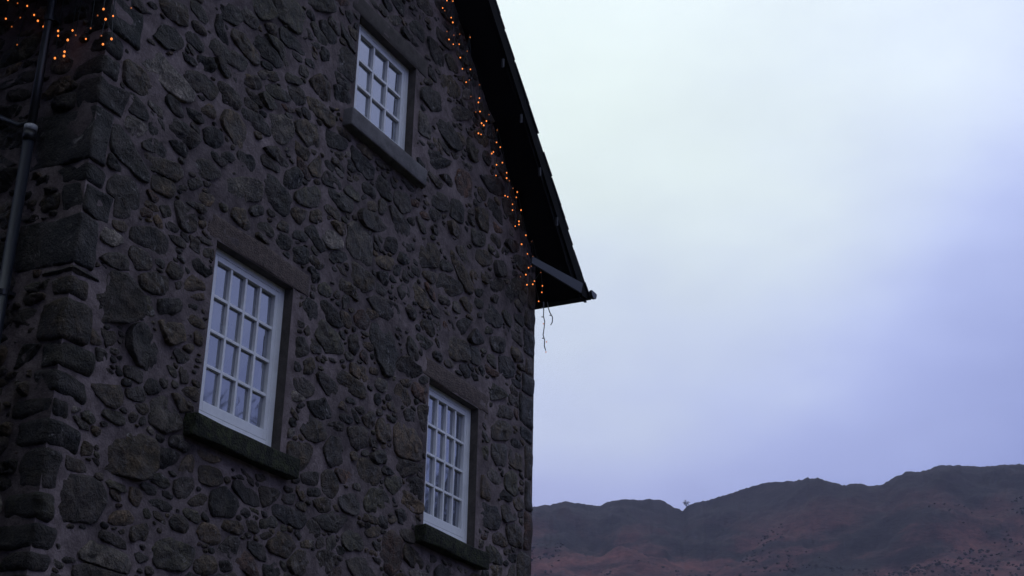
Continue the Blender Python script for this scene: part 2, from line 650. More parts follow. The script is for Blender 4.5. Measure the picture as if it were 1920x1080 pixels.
# ------------------------------------------------------------------ rubble: every stone its own shape, packed round the openings
TRACED = [  # (px, py, half length, half width, tilt) of stones that can be told apart in the photograph
 (275,657,54,35,55),(325,621,33,29,50),(203,556,60,46,40),(276,573,25,14,70),(204,634,18,16,0),(185,667,21,12,40),(172,722,66,34,30),(257,742,19,17,0),
 (307,775,41,31,70),(250,781,12,12,0),(167,783,19,12,35),(85,810,50,40,90),(225,696,13,10,60),(238,716,17,7,20),(372,632,18,10,80),(345,705,20,14,80),(125,605,46,32,80),
 (153,838,22,19,0),(145,872,36,13,15),(243,852,58,50,50),(140,935,74,46,10),(232,970,32,16,-10),(262,1000,26,19,-20),(338,988,24,21,30),(433,1028,26,25,0),(298,945,32,13,10),
 (345,915,25,23,40),(418,942,36,29,40),(350,872,22,21,0),(505,930,25,22,60),(472,985,19,13,20),(383,1058,26,21,30),
 (583,897,20,17,60),(628,846,34,30,60),(667,820,28,26,50),(720,807,24,17,80),(765,828,42,28,80),(690,883,29,23,50),(645,892,25,13,35),(738,908,20,17,70),(755,876,31,18,32),
 (656,941,26,21,60),(705,942,30,24,40),(602,952,21,19,50),(692,972,15,10,20),(660,1010,30,22,85),(736,1036,42,22,88),(533,1025,28,26,0),(604,1055,26,23,80),(756,970,18,14,70),
 (565,925,15,12,80),(700,998,15,10,10),(582,990,20,18,0),(620,1020,16,11,90),
 (722,650,58,24,78),(583,585,28,16,75),(664,646,20,14,70),(772,590,20,15,75),(775,660,31,11,80),(678,602,20,15,60),(645,600,19,11,42),(803,618,19,13,60),(854,652,36,20,48),(816,668,14,13,30),
 (720,724,18,13,20),(756,740,24,15,50),(737,764,13,12,0),(605,768,31,25,30),(705,748,15,12,80),(643,762,15,10,50),(870,615,20,14,80),(917,618,28,13,18),(767,783,18,14,60),(578,686,20,13,80),
 (590,648,18,13,60),(652,565,14,12,20),(943,775,22,17,30),(858,577,14,12,60),
 (592,312,24,18,70),(545,335,27,21,60),(855,392,30,16,70),(814,402,18,13,60),(758,548,18,15,60),(808,515,19,18,0),(680,522,34,20,55),(745,507,13,9,70),(720,520,18,13,70),
 (567,480,23,16,38),(730,455,20,12,70),(795,447,15,11,30),(758,485,15,12,20),(900,445,24,18,45),(942,500,22,19,60),
 (310,395,21,12,45),(367,347,15,12,30),(462,302,27,19,35),(322,427,19,9,45),(265,488,31,24,60),(450,413,28,24,50),(333,513,23,13,45),(367,460,18,13,70),(305,347,32,15,32),(228,368,46,38,60),
 (522,242,32,23,65),(608,105,18,11,75),(738,40,21,11,52),(845,162,27,18,50),(513,58,22,17,70),(800,140,22,14,55),(848,120,23,12,48),(813,190,32,19,55),(315,68,38,23,40),(430,185,34,20,45),
 (390,120,28,16,42),(470,150,24,16,50),(560,180,24,17,55),(400,260,28,18,48),(255,240,30,17,50),(330,200,30,15,45),(480,395,20,13,40),(930,560,20,12,30),(950,690,24,18,70),(935,850,26,20,80),
 (950,960,22,17,70),(925,1040,24,18,50),(640,430,20,13,40),(660,360,24,15,45),(720,390,20,14,50),(560,400,24,15,40),(610,540,18,12,40)]


def traced_sites():
    out = []
    for (px, py, a, b, deg) in TRACED:
        c = wpt(px, py)
        ex = (wpt(px + 4, py) - c) / 4
        ey = (wpt(px, py + 4) - c) / 4
        J = np.array([[ex.x, ey.x], [ex.z, ey.z]])
        ca, sa_ = math.cos(R(deg)), math.sin(R(deg))
        Rt = np.array([[ca, -sa_], [sa_, ca]])
        S = J @ Rt @ np.diag([a, b])
        u, s, _ = np.linalg.svd(S)
        out.append((c.x, c.z, s[0], s[1], math.atan2(u[1, 0], u[0, 0])))
    return out


class Packing:
    def __init__(s):
        s.c, s.Mi, s.r, s.ab = [], [], [], []

    def add(s, cx, cz, a, b, th):
        ca, sa_ = math.cos(th), math.sin(th)
        Mi = np.diag([1 / a, 1 / b]) @ np.array([[ca, sa_], [-sa_, ca]])
        s.c.append((cx, cz))
        s.Mi.append(Mi)
        s.r.append(math.sqrt(a * b))
        s.ab.append((a, b, th))

    def sd(s, P, idx=None):
        """P (n,2) -> (n, sites) approximate distances to each stone's ellipse"""
        c, Mi, r = s.C, s.MI, s.Rr
        if idx is not None:
            c, Mi, r = c[idx], Mi[idx], r[idx]
        d = P[:, None, :] - c[None]
        q = np.einsum('kij,nkj->nki', Mi, d)
        return ((np.abs(q) ** 2.7).sum(-1) ** (1 / 2.7) - 1) * r[None]

    def freeze(s):
        s.C, s.MI, s.Rr = np.array(s.c), np.array(s.Mi), np.array(s.r)

    def fill(s, sample, ok, classes, asp, tilt, lo=.55):
        for rad, tries in classes:
            for _ in range(tries):
                cx, cz = sample()
                if not ok(cx, cz, rad * .8):
                    continue
                rr_ = rad * rng.uniform(.8, 1.2)
                k = math.sqrt(rng.uniform(*asp))
                if s.c:
                    s.freeze_if()
                    dd = s.C[:s.n] - (cx, cz)
                    near = np.nonzero((np.abs(dd[:, 0]) < .9) & (np.abs(dd[:, 1]) < .9))[0]
                    if len(near) and s.sd(np.array([[cx, cz]]), near).min() < rr_ * lo:
                        continue
                s.add(cx, cz, rr_ * k, rr_ / k, R(rng.normal(tilt[0], tilt[1])))
                s.dirty = True

    dirty = True
    n = 0

    def freeze_if(s):
        if s.dirty:
            s.freeze()
            s.n = len(s.c)
            s.dirty = False


PALETTE = [((.038, .028, .018), 5), ((.027, .021, .016), 5), ((.050, .036, .022), 4), ((.021, .018, .014), 4), ((.060, .041, .025), 2), ((.036, .031, .020), 3),
           ((.060, .032, .021), .8), ((.088, .074, .060), 1.3), ((.014, .012, .0095), 3.5), ((.052, .043, .033), 2)]
pw = np.array([p[1] for p in PALETTE], float)
pw /= pw.sum()


def tint_mesh(me, cols):
    a = me.color_attributes.new('tint', 'FLOAT_COLOR', 'POINT')
    a.data.foreach_set('color', np.concatenate([np.asarray(cols, np.float32), np.ones((len(cols), 1), np.float32)], 1).ravel())


def stone_geo(pk, i, inside, gap, h, cap):
    c = pk.C[i]
    r = pk.Rr[i]
    K = 30 if r > .14 else (22 if r > .08 else (14 if r > .045 else 10))
    th = np.linspace(0, 2 * math.pi, K, endpoint=False) + rng.uniform(0, 1)
    d = np.stack([np.cos(th), np.sin(th)], 1)
    S = 40
    rmax = max(pk.ab[i][0], pk.ab[i][1]) + cap
    rad = np.linspace(.004, rmax, S)
    P = c + d[:, None, :] * rad[None, :, None]
    P = P.reshape(-1, 2)
    dd = pk.C - c
    near = np.nonzero((np.hypot(dd[:, 0], dd[:, 1]) < rmax + .75) & (np.arange(len(pk.C)) != i))[0]
    own = pk.sd(P, np.array([i]))[:, 0]
    oth = pk.sd(P, near).min(1) if len(near) else np.full(len(P), 9.)
    good = (own < np.minimum(oth - gap * 1.6, cap)) & inside(P[:, 0], P[:, 1])
    good = good.reshape(K, S)
    first_bad = np.where(good.all(1), S, (~good).argmax(1))
    R0 = rad[np.clip(first_bad - 1, 0, S - 1)]
    # rough, broken outline
    sd_ = rng.uniform(0, 99)
    nn = np.array([fbm((math.cos(a) * 1.9 + sd_, math.sin(a) * 1.9, sd_), 3) for a in th])
    R0 = R0 * (1 + .07 * np.minimum(nn, .12))
    for _c in range(2 if r > .09 else 1):          # straight broken edges
        ph = rng.uniform(0, 2 * math.pi)
        kk = np.cos(th - ph)
        loc = R0[int(np.argmax(kk))] * rng.uniform(.84, 1.0)
        R0 = np.where(kk > .15, np.minimum(R0, loc / np.maximum(kk, .15)), R0)
    R0 = .8 * R0 + .1 * (np.roll(R0, 1) + np.roll(R0, -1))
    R0 = np.maximum(R0, .008)
    V = []
    tx, tz = rng.normal(0, .10, 2)
    hh = h * rng.uniform(.55, 1.35)
    for f, lv in ((1.0, -.6), (.985, .15), (.90, .5), (.62, .8), (.3, 1.0)):
        for k in range(K):
            u, v = c + d[k] * R0[k] * f
            y = lv * hh
            if lv < -.5:
                y = -.022
            else:
                y += hh * (1.3 * fbm((u * 6 + sd_, v * 6, sd_ * .7), 3) + 1.0 * fbm((u * 21 + sd_, v * 21, sd_), 2)) * (1 if f < .9 else .6)
                y += ((u - c[0]) * tx + (v - c[1]) * tz) * f
            V.append((u, v, y))
    V.append((c[0], c[1], hh * (1 + .75 * fbm((c[0] * 5 + sd_, c[1] * 5, sd_ * .7), 3))))
    F = []
    for q in range(4):
        for k in range(K):
            k2 = (k + 1) % K
            F.append((q * K + k, q * K + k2, (q + 1) * K + k2, (q + 1) * K + k))
    for k in range(K):
        F.append((4 * K + k, 4 * K + (k + 1) % K, 5 * K))
    return np.array(V), F, float(.5 * (R0 ** 2).sum() * (2 * math.pi / K))


def lay_stones(pk, inside, to3d, parent, flip, visible, gap, h, cap, limit):
    pk.freeze()
    out = []
    for i in range(len(pk.c)):
        V, F, A = stone_geo(pk, i, inside, max(.002, gap * (.35 + 2.6 * max(0, .25 + fbm((pk.C[i][0] * .9, pk.C[i][1] * .9, 7.7), 3))) * rng.uniform(.6, 1.4)), h * (1.0 if pk.Rr[i] > .1 else .75), cap)
        if A < .0006:
            continue
        col = np.array(PALETTE[rng.choice(len(PALETTE), p=pw)][0]) * rng.uniform(1.0, 2.4)
        out.append((A * visible(*pk.c[i]), V, F, col))
    out.sort(key=lambda q: -q[0])
    rest = MB()
    rc = []
    for k, (A, V, F, col) in enumerate(out):
        W = [to3d(*v) for v in V]
        if flip:
            F = [f[::-1] for f in F]
        if k < limit:
            o = pydata('stone', W, F, M['stone'], parent, True)
            tint_mesh(o.data, np.tile(col, (len(W), 1)))
        else:
            rest.add(W, F)
            rc.append(np.tile(col, (len(W), 1)))
    if rest.V:
        o = rest.build('small_stones', M['stone'], parent, True)
        tint_mesh(o.data, np.concatenate(rc))
        tag(o, kind='stuff')


# what lies in front of the rubble: openings with their margins, lintels, sills and corner blocks
RECTS = []
for o in OPEN:
    RECTS.append((o['x0'] - .02, o['x1'] + .10, o['z0'] - .02, o['z1'] + .01))
    RECTS.append((o['x0'] - .16, o['x1'] + .25, o['z1'], o['z1'] + .24))
    RECTS.append((o['x0'] - .17, o['x1'] + .20, o['z0'] - .22, o['z0']))
QUO = []                                     # near-corner blocks: z0, z1, length on the gable, length on the side wall
for z0, z1, lg, ls in ((5.69, 6.08, .20, .56), (6.10, 6.33, .30, .20), (6.52, 6.97, .17, .58), (6.99, 7.22, .30, .2), (7.62, 7.95, .34, .2), (7.97, 8.3, .18, .4)):
    QUO.append((z0, z1, lg, ls))
NBIG = len(QUO)
zc = 2.6
while zc < 8.4:                              # rubble turning the corner between the large blocks
    top = min([q[0] for q in QUO[:NBIG] if q[0] > zc - .01] + [8.6])
    inside_q = [q for q in QUO[:NBIG] if q[0] - .02 < zc < q[1]]
    if inside_q:
        zc = inside_q[0][1] + .012
        continue
    hgt = min(rng.uniform(.13, .36), top - .012 - zc)
    if hgt > .06:
        QUO.append((zc, zc + hgt, rng.uniform(.12, .34), rng.uniform(.12, .36)))
    zc += max(hgt, .03) + .014
FQ = []
zc = 2.5
while zc < 8.4:
    hgt = rng.uniform(.16, .46)
    FQ.append((zc, min(zc + hgt, 8.6), rng.uniform(.16, .42)))
    zc += hgt + .012


def g_inside(x, z):
    x, z = np.asarray(x), np.asarray(z)
    okk = (x > X0 + .02) & (x < X1 - .03) & (z > 2.5)
    sx = np.where(x > XA, x, 2 * XA - x)
    okk &= z < (U(1.194) - 1.045 * (sx - 1.91 * D)) - .015
    for a, b_, c_, d_ in RECTS:
        okk &= ~((x > a) & (x < b_) & (z > c_) & (z < d_))
    for z0, z1, lg, ls in QUO:
        okk &= ~((x < X0 + lg + .015) & (z > z0 - .01) & (z < z1 + .01))
    for z0, z1, lg in FQ:
        okk &= ~((x > X1 - lg - .015) & (z > z0 - .006) & (z < z1 + .006))
    return okk


pk = Packing()
for s in traced_sites():
    if g_inside(s[0], s[1]):
        pk.add(*s)
zlo, zhi = 3.2, 11.9
def g_ok(x, z, r):
    return bool(g_inside(x, z)) and bool(g_inside(x + r * .6, z)) and bool(g_inside(x - r * .6, z))
pk.fill(lambda: (rng.uniform(X0, X1), rng.uniform(zlo, zhi)), g_ok,
        [(.21, 500), (.16, 1500), (.125, 2500), (.10, 3500), (.075, 5000), (.052, 9000), (.034, 12000), (.024, 6000)], (1.3, 4.2), (0, 14), .40)


def g_vis(x, z):
    q = Vector((x, Y0, z - CAM_Z))
    dep = q.dot(ax_f)
    px, py = 960 + FPX * q.dot(ax_r) / dep, 540 - FPX * q.dot(ax_u) / dep
    return (1 / dep ** 2) * (1 if (-30 < px < 1950 and -30 < py < 1110) else .02)


lay_stones(pk, g_inside, lambda u, v, h: Vector((u, Y0 - h, v)) + LOC, gable, False, g_vis, .0075, .014, .2, 300)
print('stones on the gable', len(pk.c))


# side wall: rougher, flatter slaty courses
def s_inside(y, z):
    y, z = np.asarray(y), np.asarray(z)
    okk = (y > Y0 + .02) & (y < Y0 + 2.4) & (z > 2.5) & (z < 8.6)
    for z0, z1, lg, ls in QUO:
        okk &= ~((y < Y0 + ls + .015) & (z > z0 - .01) & (z < z1 + .01))
    return okk


pk2 = Packing()
pk2.fill(lambda: (rng.uniform(Y0, Y0 + 2.4), rng.uniform(3.0, 8.6)), lambda a, b_, r: bool(s_inside(a, b_)),
         [(.17, 400), (.12, 800), (.085, 1500), (.06, 2500), (.04, 3500), (.026, 3000)], (1.6, 4.5), (-4, 10))


def s_vis(y, z):
    q = Vector((X0, y, z - CAM_Z))
    dep = q.dot(ax_f)
    px, py = 960 + FPX * q.dot(ax_r) / dep, 540 - FPX * q.dot(ax_u) / dep
    return (1 / dep ** 2) * (1 if (-30 < px < 1950 and -30 < py < 1110) else .02)


lay_stones(pk2, s_inside, lambda u, v, h: Vector((X0 - h, u, v)) + LOC, sidew, True, s_vis, .010, .035, .06, 120)


# corner blocks
def rough_block(name, a, b, parent, seed, amp=.018, col=None, cut=7, bev=.02):
    bm = bmesh.new()
    bmesh.ops.create_cube(bm, size=1)
    a, b = Vector(a), Vector(b)
    for v in bm.verts:
        v.co = Vector([(a[k] + b[k]) / 2 + v.co[k] * (b[k] - a[k]) for k in range(3)])
    bmesh.ops.bevel(bm, geom=bm.edges[:], offset=bev, segments=2, affect='EDGES', profile=.5)
    bmesh.ops.subdivide_edges(bm, edges=[e for e in bm.edges if e.calc_length() > .09], cuts=3, use_grid_fill=True)
    for v in bm.verts:
        p = v.co * 4 + Vector((seed * 3.1, seed, 0))
        v.co += Vector((fbm(p, 3), fbm(p + Vector((9, 0, 0)), 3), .6 * fbm(p + Vector((0, 9, 0)), 3))) * amp
    me = bpy.data.meshes.new(name)
    bm.to_mesh(me)
    bm.free()
    o = link(name, me, M['quoin'], parent, True)
    if col is None:
        col = np.array(PALETTE[rng.choice(len(PALETTE), p=pw)][0]) * rng.uniform(.8, 1.3)
    tint_mesh(me, np.tile(np.array(col), (len(me.vertices), 1)))
    return o


for k, (z0, z1, lg, ls) in enumerate(QUO):
    pr = rng.uniform(.006, .02) if k < NBIG else rng.uniform(.012, .03)
    col = (.034, .031, .028) if ls > .5 else (rng.uniform(.018, .027), .020, .017)
    rough_block('quoin', Vector((X0 - pr, Y0 - pr, z0)) + LOC, Vector((X0 + lg, Y0 + ls, z1)) + LOC, gable, k, .034 if k < NBIG else .028, col if k < NBIG else None, 7, .02 if k < NBIG else .04)
for k, (z0, z1, lg) in enumerate(FQ):
    pr = rng.uniform(-.004, .02)
    rough_block('quoin', Vector((X1 - lg, Y0 - rng.uniform(.004, .016), z0)) + LOC, Vector((X1 + pr, Y0 + .3, z1)) + LOC, gable, 50 + k, .024, None, 7, .035)

# ------------------------------------------------------------------ windows
def rough_box(name, a, b, mt, parent, amp, seed, bev=.012):
    o = rough_block(name, a, b, parent, seed, amp, (.1, .1, .1), 7, bev)
    o.data.materials.clear()
    o.data.materials.append(mt)
    return o


for wi, o in enumerate(OPEN):
    x0, x1, z0, z1 = (o[k] for k in ('x0', 'x1', 'z0', 'z1'))
    nx, nzr = o['n']
    yf = Y0 + REC                                   # face of the box frame

    def L3(x, y, z):
        return (x - X0, y - Y0, z)
    FW, FT, FB = .075, .055, .06
    FL = .105 if wi == 0 else .13
    mb = MB()
    mb.box(L3(x0, yf, z0), L3(x0 + FL, yf + .12, z1))
    mb.box(L3(x1 - FW, yf, z0), L3(x1, yf + .12, z1))
    mb.box(L3(x0 + FL, yf, z1 - FT), L3(x1 - FW, yf + .12, z1))
    win = mb.build('window', M['white'], house, False, .004)
    if nzr == 3:
        win['label'] = 'small nine-pane white window high in the gable'
    # sash, a little behind the frame
    ys_ = yf + .003
    SW, ST, SB = .048, .05, .085 if nzr == 4 else .05
    sx0, sx1, sz0, sz1 = x0 + FL, x1 - FW, z0 + (.125 if nzr == 4 else .150), z1 - FT
    gx0, gx1, gz0, gz1 = sx0 + SW, sx1 - SW, sz0 + SB, sz1 - ST
    mb = MB()
    mb.box(L3(sx0 + .001, ys_, sz0), L3(gx0, ys_ + .05, sz1 - .001))
    mb.box(L3(gx1, ys_, sz0), L3(sx1 - .001, ys_ + .05, sz1 - .001))
    mb.box(L3(gx0, ys_, gz1), L3(gx1, ys_ + .05, sz1 - .001))
    mb.box(L3(gx0, ys_, sz0), L3(gx1, ys_ + .05, gz0))
    mb.build('sash', M['white'], win, False, .004)
    BW = .026
    cw, chh = (gx1 - gx0) / nx, (gz1 - gz0) / nzr
    for i in range(1, nx):
        xc = gx0 + i * cw
        MB().box(L3(xc - BW / 2, ys_ + .006, gz0 - .002), L3(xc + BW / 2, ys_ + .048, gz1 + .002)).build('glazing_bar', M['white'], win, False, .003)
    for j in range(1, nzr):
        zc_ = gz0 + j * chh
        MB().box(L3(gx0 - .002, ys_ + .009, zc_ - BW / 2), L3(gx1 + .002, ys_ + .046, zc_ + BW / 2)).build('glazing_bar', M['white'], win, False, .003)
    for i in range(nx):
        for j in range(nzr):
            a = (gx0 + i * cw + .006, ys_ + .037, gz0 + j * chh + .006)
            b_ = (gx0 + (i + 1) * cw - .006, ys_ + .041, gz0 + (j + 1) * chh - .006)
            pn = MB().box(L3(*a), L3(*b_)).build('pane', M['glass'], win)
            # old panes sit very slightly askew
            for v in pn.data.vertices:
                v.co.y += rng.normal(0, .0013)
    MB().box(L3(x0 + FL, yf + .004, z0 + .05), L3(x1 - FW, yf + .116, sz0 - .001)).build('bottom_rail', M['white'], win, False, .004)
    MB().box(L3(x0 + .003, yf - (.04 if nzr == 4 else .012), z0 + .004), L3(x1 - .001, yf + .10, z0 + .048)).build('timber_sill', M['white'], win, False, .006)
    # plastered reveals
    mb = MB()
    mb.add([L3(x0, Y0 - .001, z0), L3(x0, yf + .12, z0), L3(x0, yf + .12, z1), L3(x0, Y0 - .001, z1)], [(0, 1, 2, 3)])
    mb.add([L3(x1, Y0 - .001, z0), L3(x1, yf + .12, z0), L3(x1, yf + .12, z1), L3(x1, Y0 - .001, z1)], [(0, 3, 2, 1)])
    mb.add([L3(x0, Y0 - .001, z1), L3(x0, yf + .12, z1), L3(x1, yf + .12, z1), L3(x1, Y0 - .001, z1)], [(0, 1, 2, 3)])
    mb.build('reveal', M['reveal'], win)
    rough_box('lintel', L3(x0 - .14, Y0 - .004, z1 + .002), L3(x1 + .23, Y0 + .12, z1 + .21), M[o['lintel']], win, .022 if o['lintel'] == 'granite' else .014, 20 + wi)
    sh = .19 if o['sill'] == 'dressed' else .17
    rough_box('stone_sill', L3(x0 - .16, Y0 - .10, z0 - sh), L3(x1 + .17, yf + .12, z0 + .002), M[o['sill']], win, .005 if o['sill'] == 'dressed' else .026, 30 + wi)

# ------------------------------------------------------------------ roof
YV = D * .94                                # outer edge of the verge
XE = 2.166 * D                              # outer edge of the eaves boards
dy = 0.0


def prism(name, prof, y0, y1, mt, parent):
    n = len(prof)
    V = [(x - X0, y0 - Y0, z) for x, z in prof] + [(x - X0, y1 - Y0, z) for x, z in prof]
    F = [tuple(range(n)), tuple(range(2 * n - 1, n - 1, -1))] + [((i + 1) % n, i, n + i, n + (i + 1) % n) for i in range(n)]
    return pydata(name, V, F, mt, parent)


TH = .05
xe = 2.10 * D
prof = [(XA, soff(XA)), (xe, soff(xe)), (2.14 * D, U(.970)), (XE - .012, U(.972)), (XE - .012, slate_top(XE) - TH), (XA, slate_top(XA) - TH)]
roof = prism('roof', prof, YV + .03, Y1 + .3, M['soffit'], house)
prof2 = [(2 * XA - x, z) for x, z in prof][::-1]
prism('roof_slope', prof2, YV + .03, Y1 + .3, M['soffit'], roof)
# slates: each course at the verge by itself, the rest of the slope in one mesh
ang = math.atan(.985)
dirx, dirz = math.cos(ang), -math.sin(ang)
nx_, nz_ = math.sin(ang), math.cos(ang)
Ltot = (XE + .03 - XA) / dirx
GA = .20


def slate_mesh(mb, sgn, s0, s1, ya, yb, thick, lift):
    """one slate lying on the slope from s0 down to s1"""
    P = []
    for s, hgt in ((s0, .0), (s1, lift)):
        x = XA + dirx * s
        z = slate_top(XA) + dirz * s + .0
        for hh in (hgt - .012, hgt + thick - .012):
            P.append((x + nx_ * hh, z + nz_ * hh))
    V = []
    for y in (ya, yb):
        for (x, z) in P:
            xx = x if sgn > 0 else 2 * XA - x
            V.append((xx - X0, y - Y0, z))
    F = [(0, 2, 3, 1), (4, 5, 7, 6), (0, 1, 5, 4), (2, 6, 7, 3), (1, 3, 7, 5), (0, 4, 6, 2)]
    if sgn < 0:
        F = [f[::-1] for f in F]
    mb.add(V, F)


for sgn in (1, -1):
    s = -.05
    rest = MB()
    while s < Ltot - .05:
        g = GA * rng.uniform(.75, 1.3)
        s1 = min(s + g + .14, Ltot + .03)
        y = YV + rng.uniform(-.014, .010)
        wv = .42 * rng.uniform(.8, 1.2)
        mb = MB()
        slate_mesh(mb, sgn, s, s1, y, y + wv, rng.uniform(.014, .024), .018)
        mb.build('slate', M['slate'], roof)
        y += wv + .004
        while y < Y1 + .3:
            wv = rng.uniform(.22, .42)
            slate_mesh(rest, sgn, s, s1 + rng.uniform(-.01, .01), y, min(y + wv, Y1 + .32), rng.uniform(.01, .018), .018)
            y += wv + .004
        s += g
    tag(rest.build('slates', M['slate'], roof), kind='stuff')
mb = MB()
zr = slate_top(XA) + .03
mb.add([(XA - X0 - .16, YV - Y0 - .02, zr - .14), (XA - X0, YV - Y0 - .02, zr + .02), (XA - X0 + .16, YV - Y0 - .02, zr - .14), (XA - X0 + .16, YV - Y0 - .02, zr - .12), (XA - X0, YV - Y0 - .02, zr + .05), (XA - X0 - .16, YV - Y0 - .02, zr - .12),
        (XA - X0 - .16, Y1 - Y0 + .32, zr - .14), (XA - X0, Y1 - Y0 + .32, zr + .02), (XA - X0 + .16, Y1 - Y0 + .32, zr - .14), (XA - X0 + .16, Y1 - Y0 + .32, zr - .12), (XA - X0, Y1 - Y0 + .32, zr + .05), (XA - X0 - .16, Y1 - Y0 + .32, zr - .12)],
       [(0, 1, 2, 3, 4, 5), (11, 10, 9, 8, 7, 6), (5, 4, 10, 11), (4, 3, 9, 10), (0, 6, 7, 1), (1, 7, 8, 2), (2, 8, 9, 3), (0, 5, 11, 6)])
mb.build('ridge_tile', M['slate'], roof)
# barge rafter along the verge
def barge(sgn):
    mb = MB()
    V = []
    for y in (YV + .002, YV + .028):
        for x, z in ((XA, slate_top(XA) - TH + .03), (XE - .02, slate_top(XE - .02) - TH + .03), (XE - .02, U(.975)), (2.14 * D, U(.973)), (XA, slate_top(XA) - .24)):
            V.append(((x if sgn > 0 else 2 * XA - x) - X0, y - Y0, z))
    F = [(4, 3, 2, 1, 0), (5, 6, 7, 8, 9)] + [(i, (i + 1) % 5, 5 + (i + 1) % 5, 5 + i) for i in range(5)]
    if sgn < 0:
        F = [f[::-1] for f in F]
    mb.add(V, F).build('bargeboard', M['soffit'], roof)


barge(1)
barge(-1)
# painted board closing the foot of the verge
pa, pb, pc, pd = (wpt(*p, .938) for p in ((999, 481), (1093, 531), (1090, 549), (997, 493)))
V = [Vector((p.x - X0, p.y - Y0 + e, p.z)) for e in (0, .022) for p in (pa, pb, pc, pd)]
pydata('verge_board', V, [(0, 3, 2, 1), (4, 5, 6, 7), (0, 1, 5, 4), (1, 2, 6, 5), (2, 3, 7, 6), (3, 0, 4, 7)], M['board'], roof)
for (px, py) in ((944, 118), (978, 222), (1013, 322), (1045, 415)):
    c = wpt(px, py, .937)
    MB().box((c.x - X0 - .007, c.y - Y0 - .006, c.z - .055), (c.x - X0 + .007, c.y - Y0 + .02, c.z + .055)).build('strap', M['metal'], roof)


# gutters
def gutter(sgn):
    xg = 2.179 * D
    zg = U(.992)
    rad = .072
    K = 10
    V, F = [], []
    ysn = [YV - .03, Y1 + .3]
    for r_ in (rad, rad - .006):
        for y in ysn:
            for k in range(K + 1):
                a = math.pi + math.pi * k / K
                x = xg + r_ * math.cos(a)
                V.append(((x if sgn > 0 else 2 * XA - x) - X0, y - Y0, zg + r_ * math.sin(a)))
    n = K + 1
    for k in range(K):
        F.append((k, k + 1, n + k + 1, n + k))
        F.append((2 * n + k, 3 * n + k, 3 * n + k + 1, 2 * n + k + 1))
    F += [(0, n, 3 * n, 2 * n), (K, 2 * n + K, 3 * n + K, n + K)]
    for e in (0, 1):
        for k in range(K):
            F.append((e * n + k, 2 * n + e * n + k, 2 * n + e * n + k + 1, e * n + k + 1))
    g = pydata('gutter', V, F, M['black_plastic'], house, False)
    # stop end and brackets
    mb = MB()
    y = YV - .04
    P = [(xg + (rad + .008) * math.cos(math.pi + math.pi * k / K), zg + (rad + .008) * math.sin(math.pi + math.pi * k / K)) for k in range(K + 1)] + [(xg + rad, zg + .012), (xg - rad, zg + .012)]
    P = [(x if sgn > 0 else 2 * XA - x, z) for x, z in P]
    m_ = len(P)
    mb.add([(x - X0, y - Y0, z) for x, z in P] + [(x - X0, y + .03 - Y0, z) for x, z in P], [tuple(range(m_)), tuple(range(2 * m_ - 1, m_ - 1, -1))] + [(i, m_ + i, m_ + (i + 1) % m_, (i + 1) % m_) for i in range(m_)])
    mb.build('stop_end', M['black_plastic'], g)
    for yb in (YV + .08, YV + .9, YV + 1.8):
        mb = MB()
        xx = xg if sgn > 0 else 2 * XA - xg
        mb.box((xx - .075 - X0, yb - Y0, zg - rad - .022), (xx + .04 - X0, yb + .03 - Y0, zg - rad - .004))
        mb.build('gutter_bracket', M['black_plastic'], g)
    return g


gutter(1)
gutter(-1)

# ------------------------------------------------------------------ downpipe on the side wall
XP = X0 - .075
p_hi = [xpt(*p, XP) for p in ((88, 62), (66, 200))]
p_lo = [xpt(*p, XP) for p in ((53, 250), (34, 380), (9, 500))]
yp = p_lo[1].y
zc_ = xpt(57, 243, XP).z
def HP(x, y, z):
    return (x - X0, y - Y0, z)
mb = MB()
mb.tube([HP(XP, yp, 0.0), HP(XP, yp, 3), HP(XP, yp, zc_ - .02)], .041, 16)
pipe = mb.build('downpipe', M['pipe'], house, True)
MB().tube([HP(XP, yp, zc_ - .02), HP(XP, yp, zc_ + .5), HP(XP, yp, U(.905)), HP(XP + .0, yp, U(.93)), HP(XP - .2, yp - .02, U(.965)), HP(XP - .55, yp - .02, U(.985))], .033, 16).build('upper_pipe', M['black_plastic'], pipe, True)
MB().tube([HP(XP, yp, zc_ - .10), HP(XP, yp, zc_ - .015)], .049, 16).build('socket', M['black_plastic'], pipe, True)
MB().tube([HP(XP, yp, zc_ - .015), HP(XP, yp, zc_ + .03)], .050, 16).build('collar', M['pale_plastic'], pipe, True)
b0 = xpt(46, 233, XP)
b1 = xpt(-40, 203, XP)
MB().tube([HP(XP, yp, b0.z + .0), HP(XP, b0.y + .05, b0.z), HP(XP, b1.y + .5, b1.z + .02 + (b1.z - b0.z))], .020, 12).build('waste_pipe', M['pipe'], pipe, True)
for zb in (zc_ - 1.35, zc_ + .95, 3.2):
    mb = MB()
    mb.tube([HP(XP, yp, zb), HP(XP, yp, zb + .04)], .046, 16)
    mb.box(HP(XP, yp - .06, zb + .005), HP(X0 + .02, yp + .06, zb + .035))
    mb.build('pipe_bracket', M['black_plastic'], pipe)

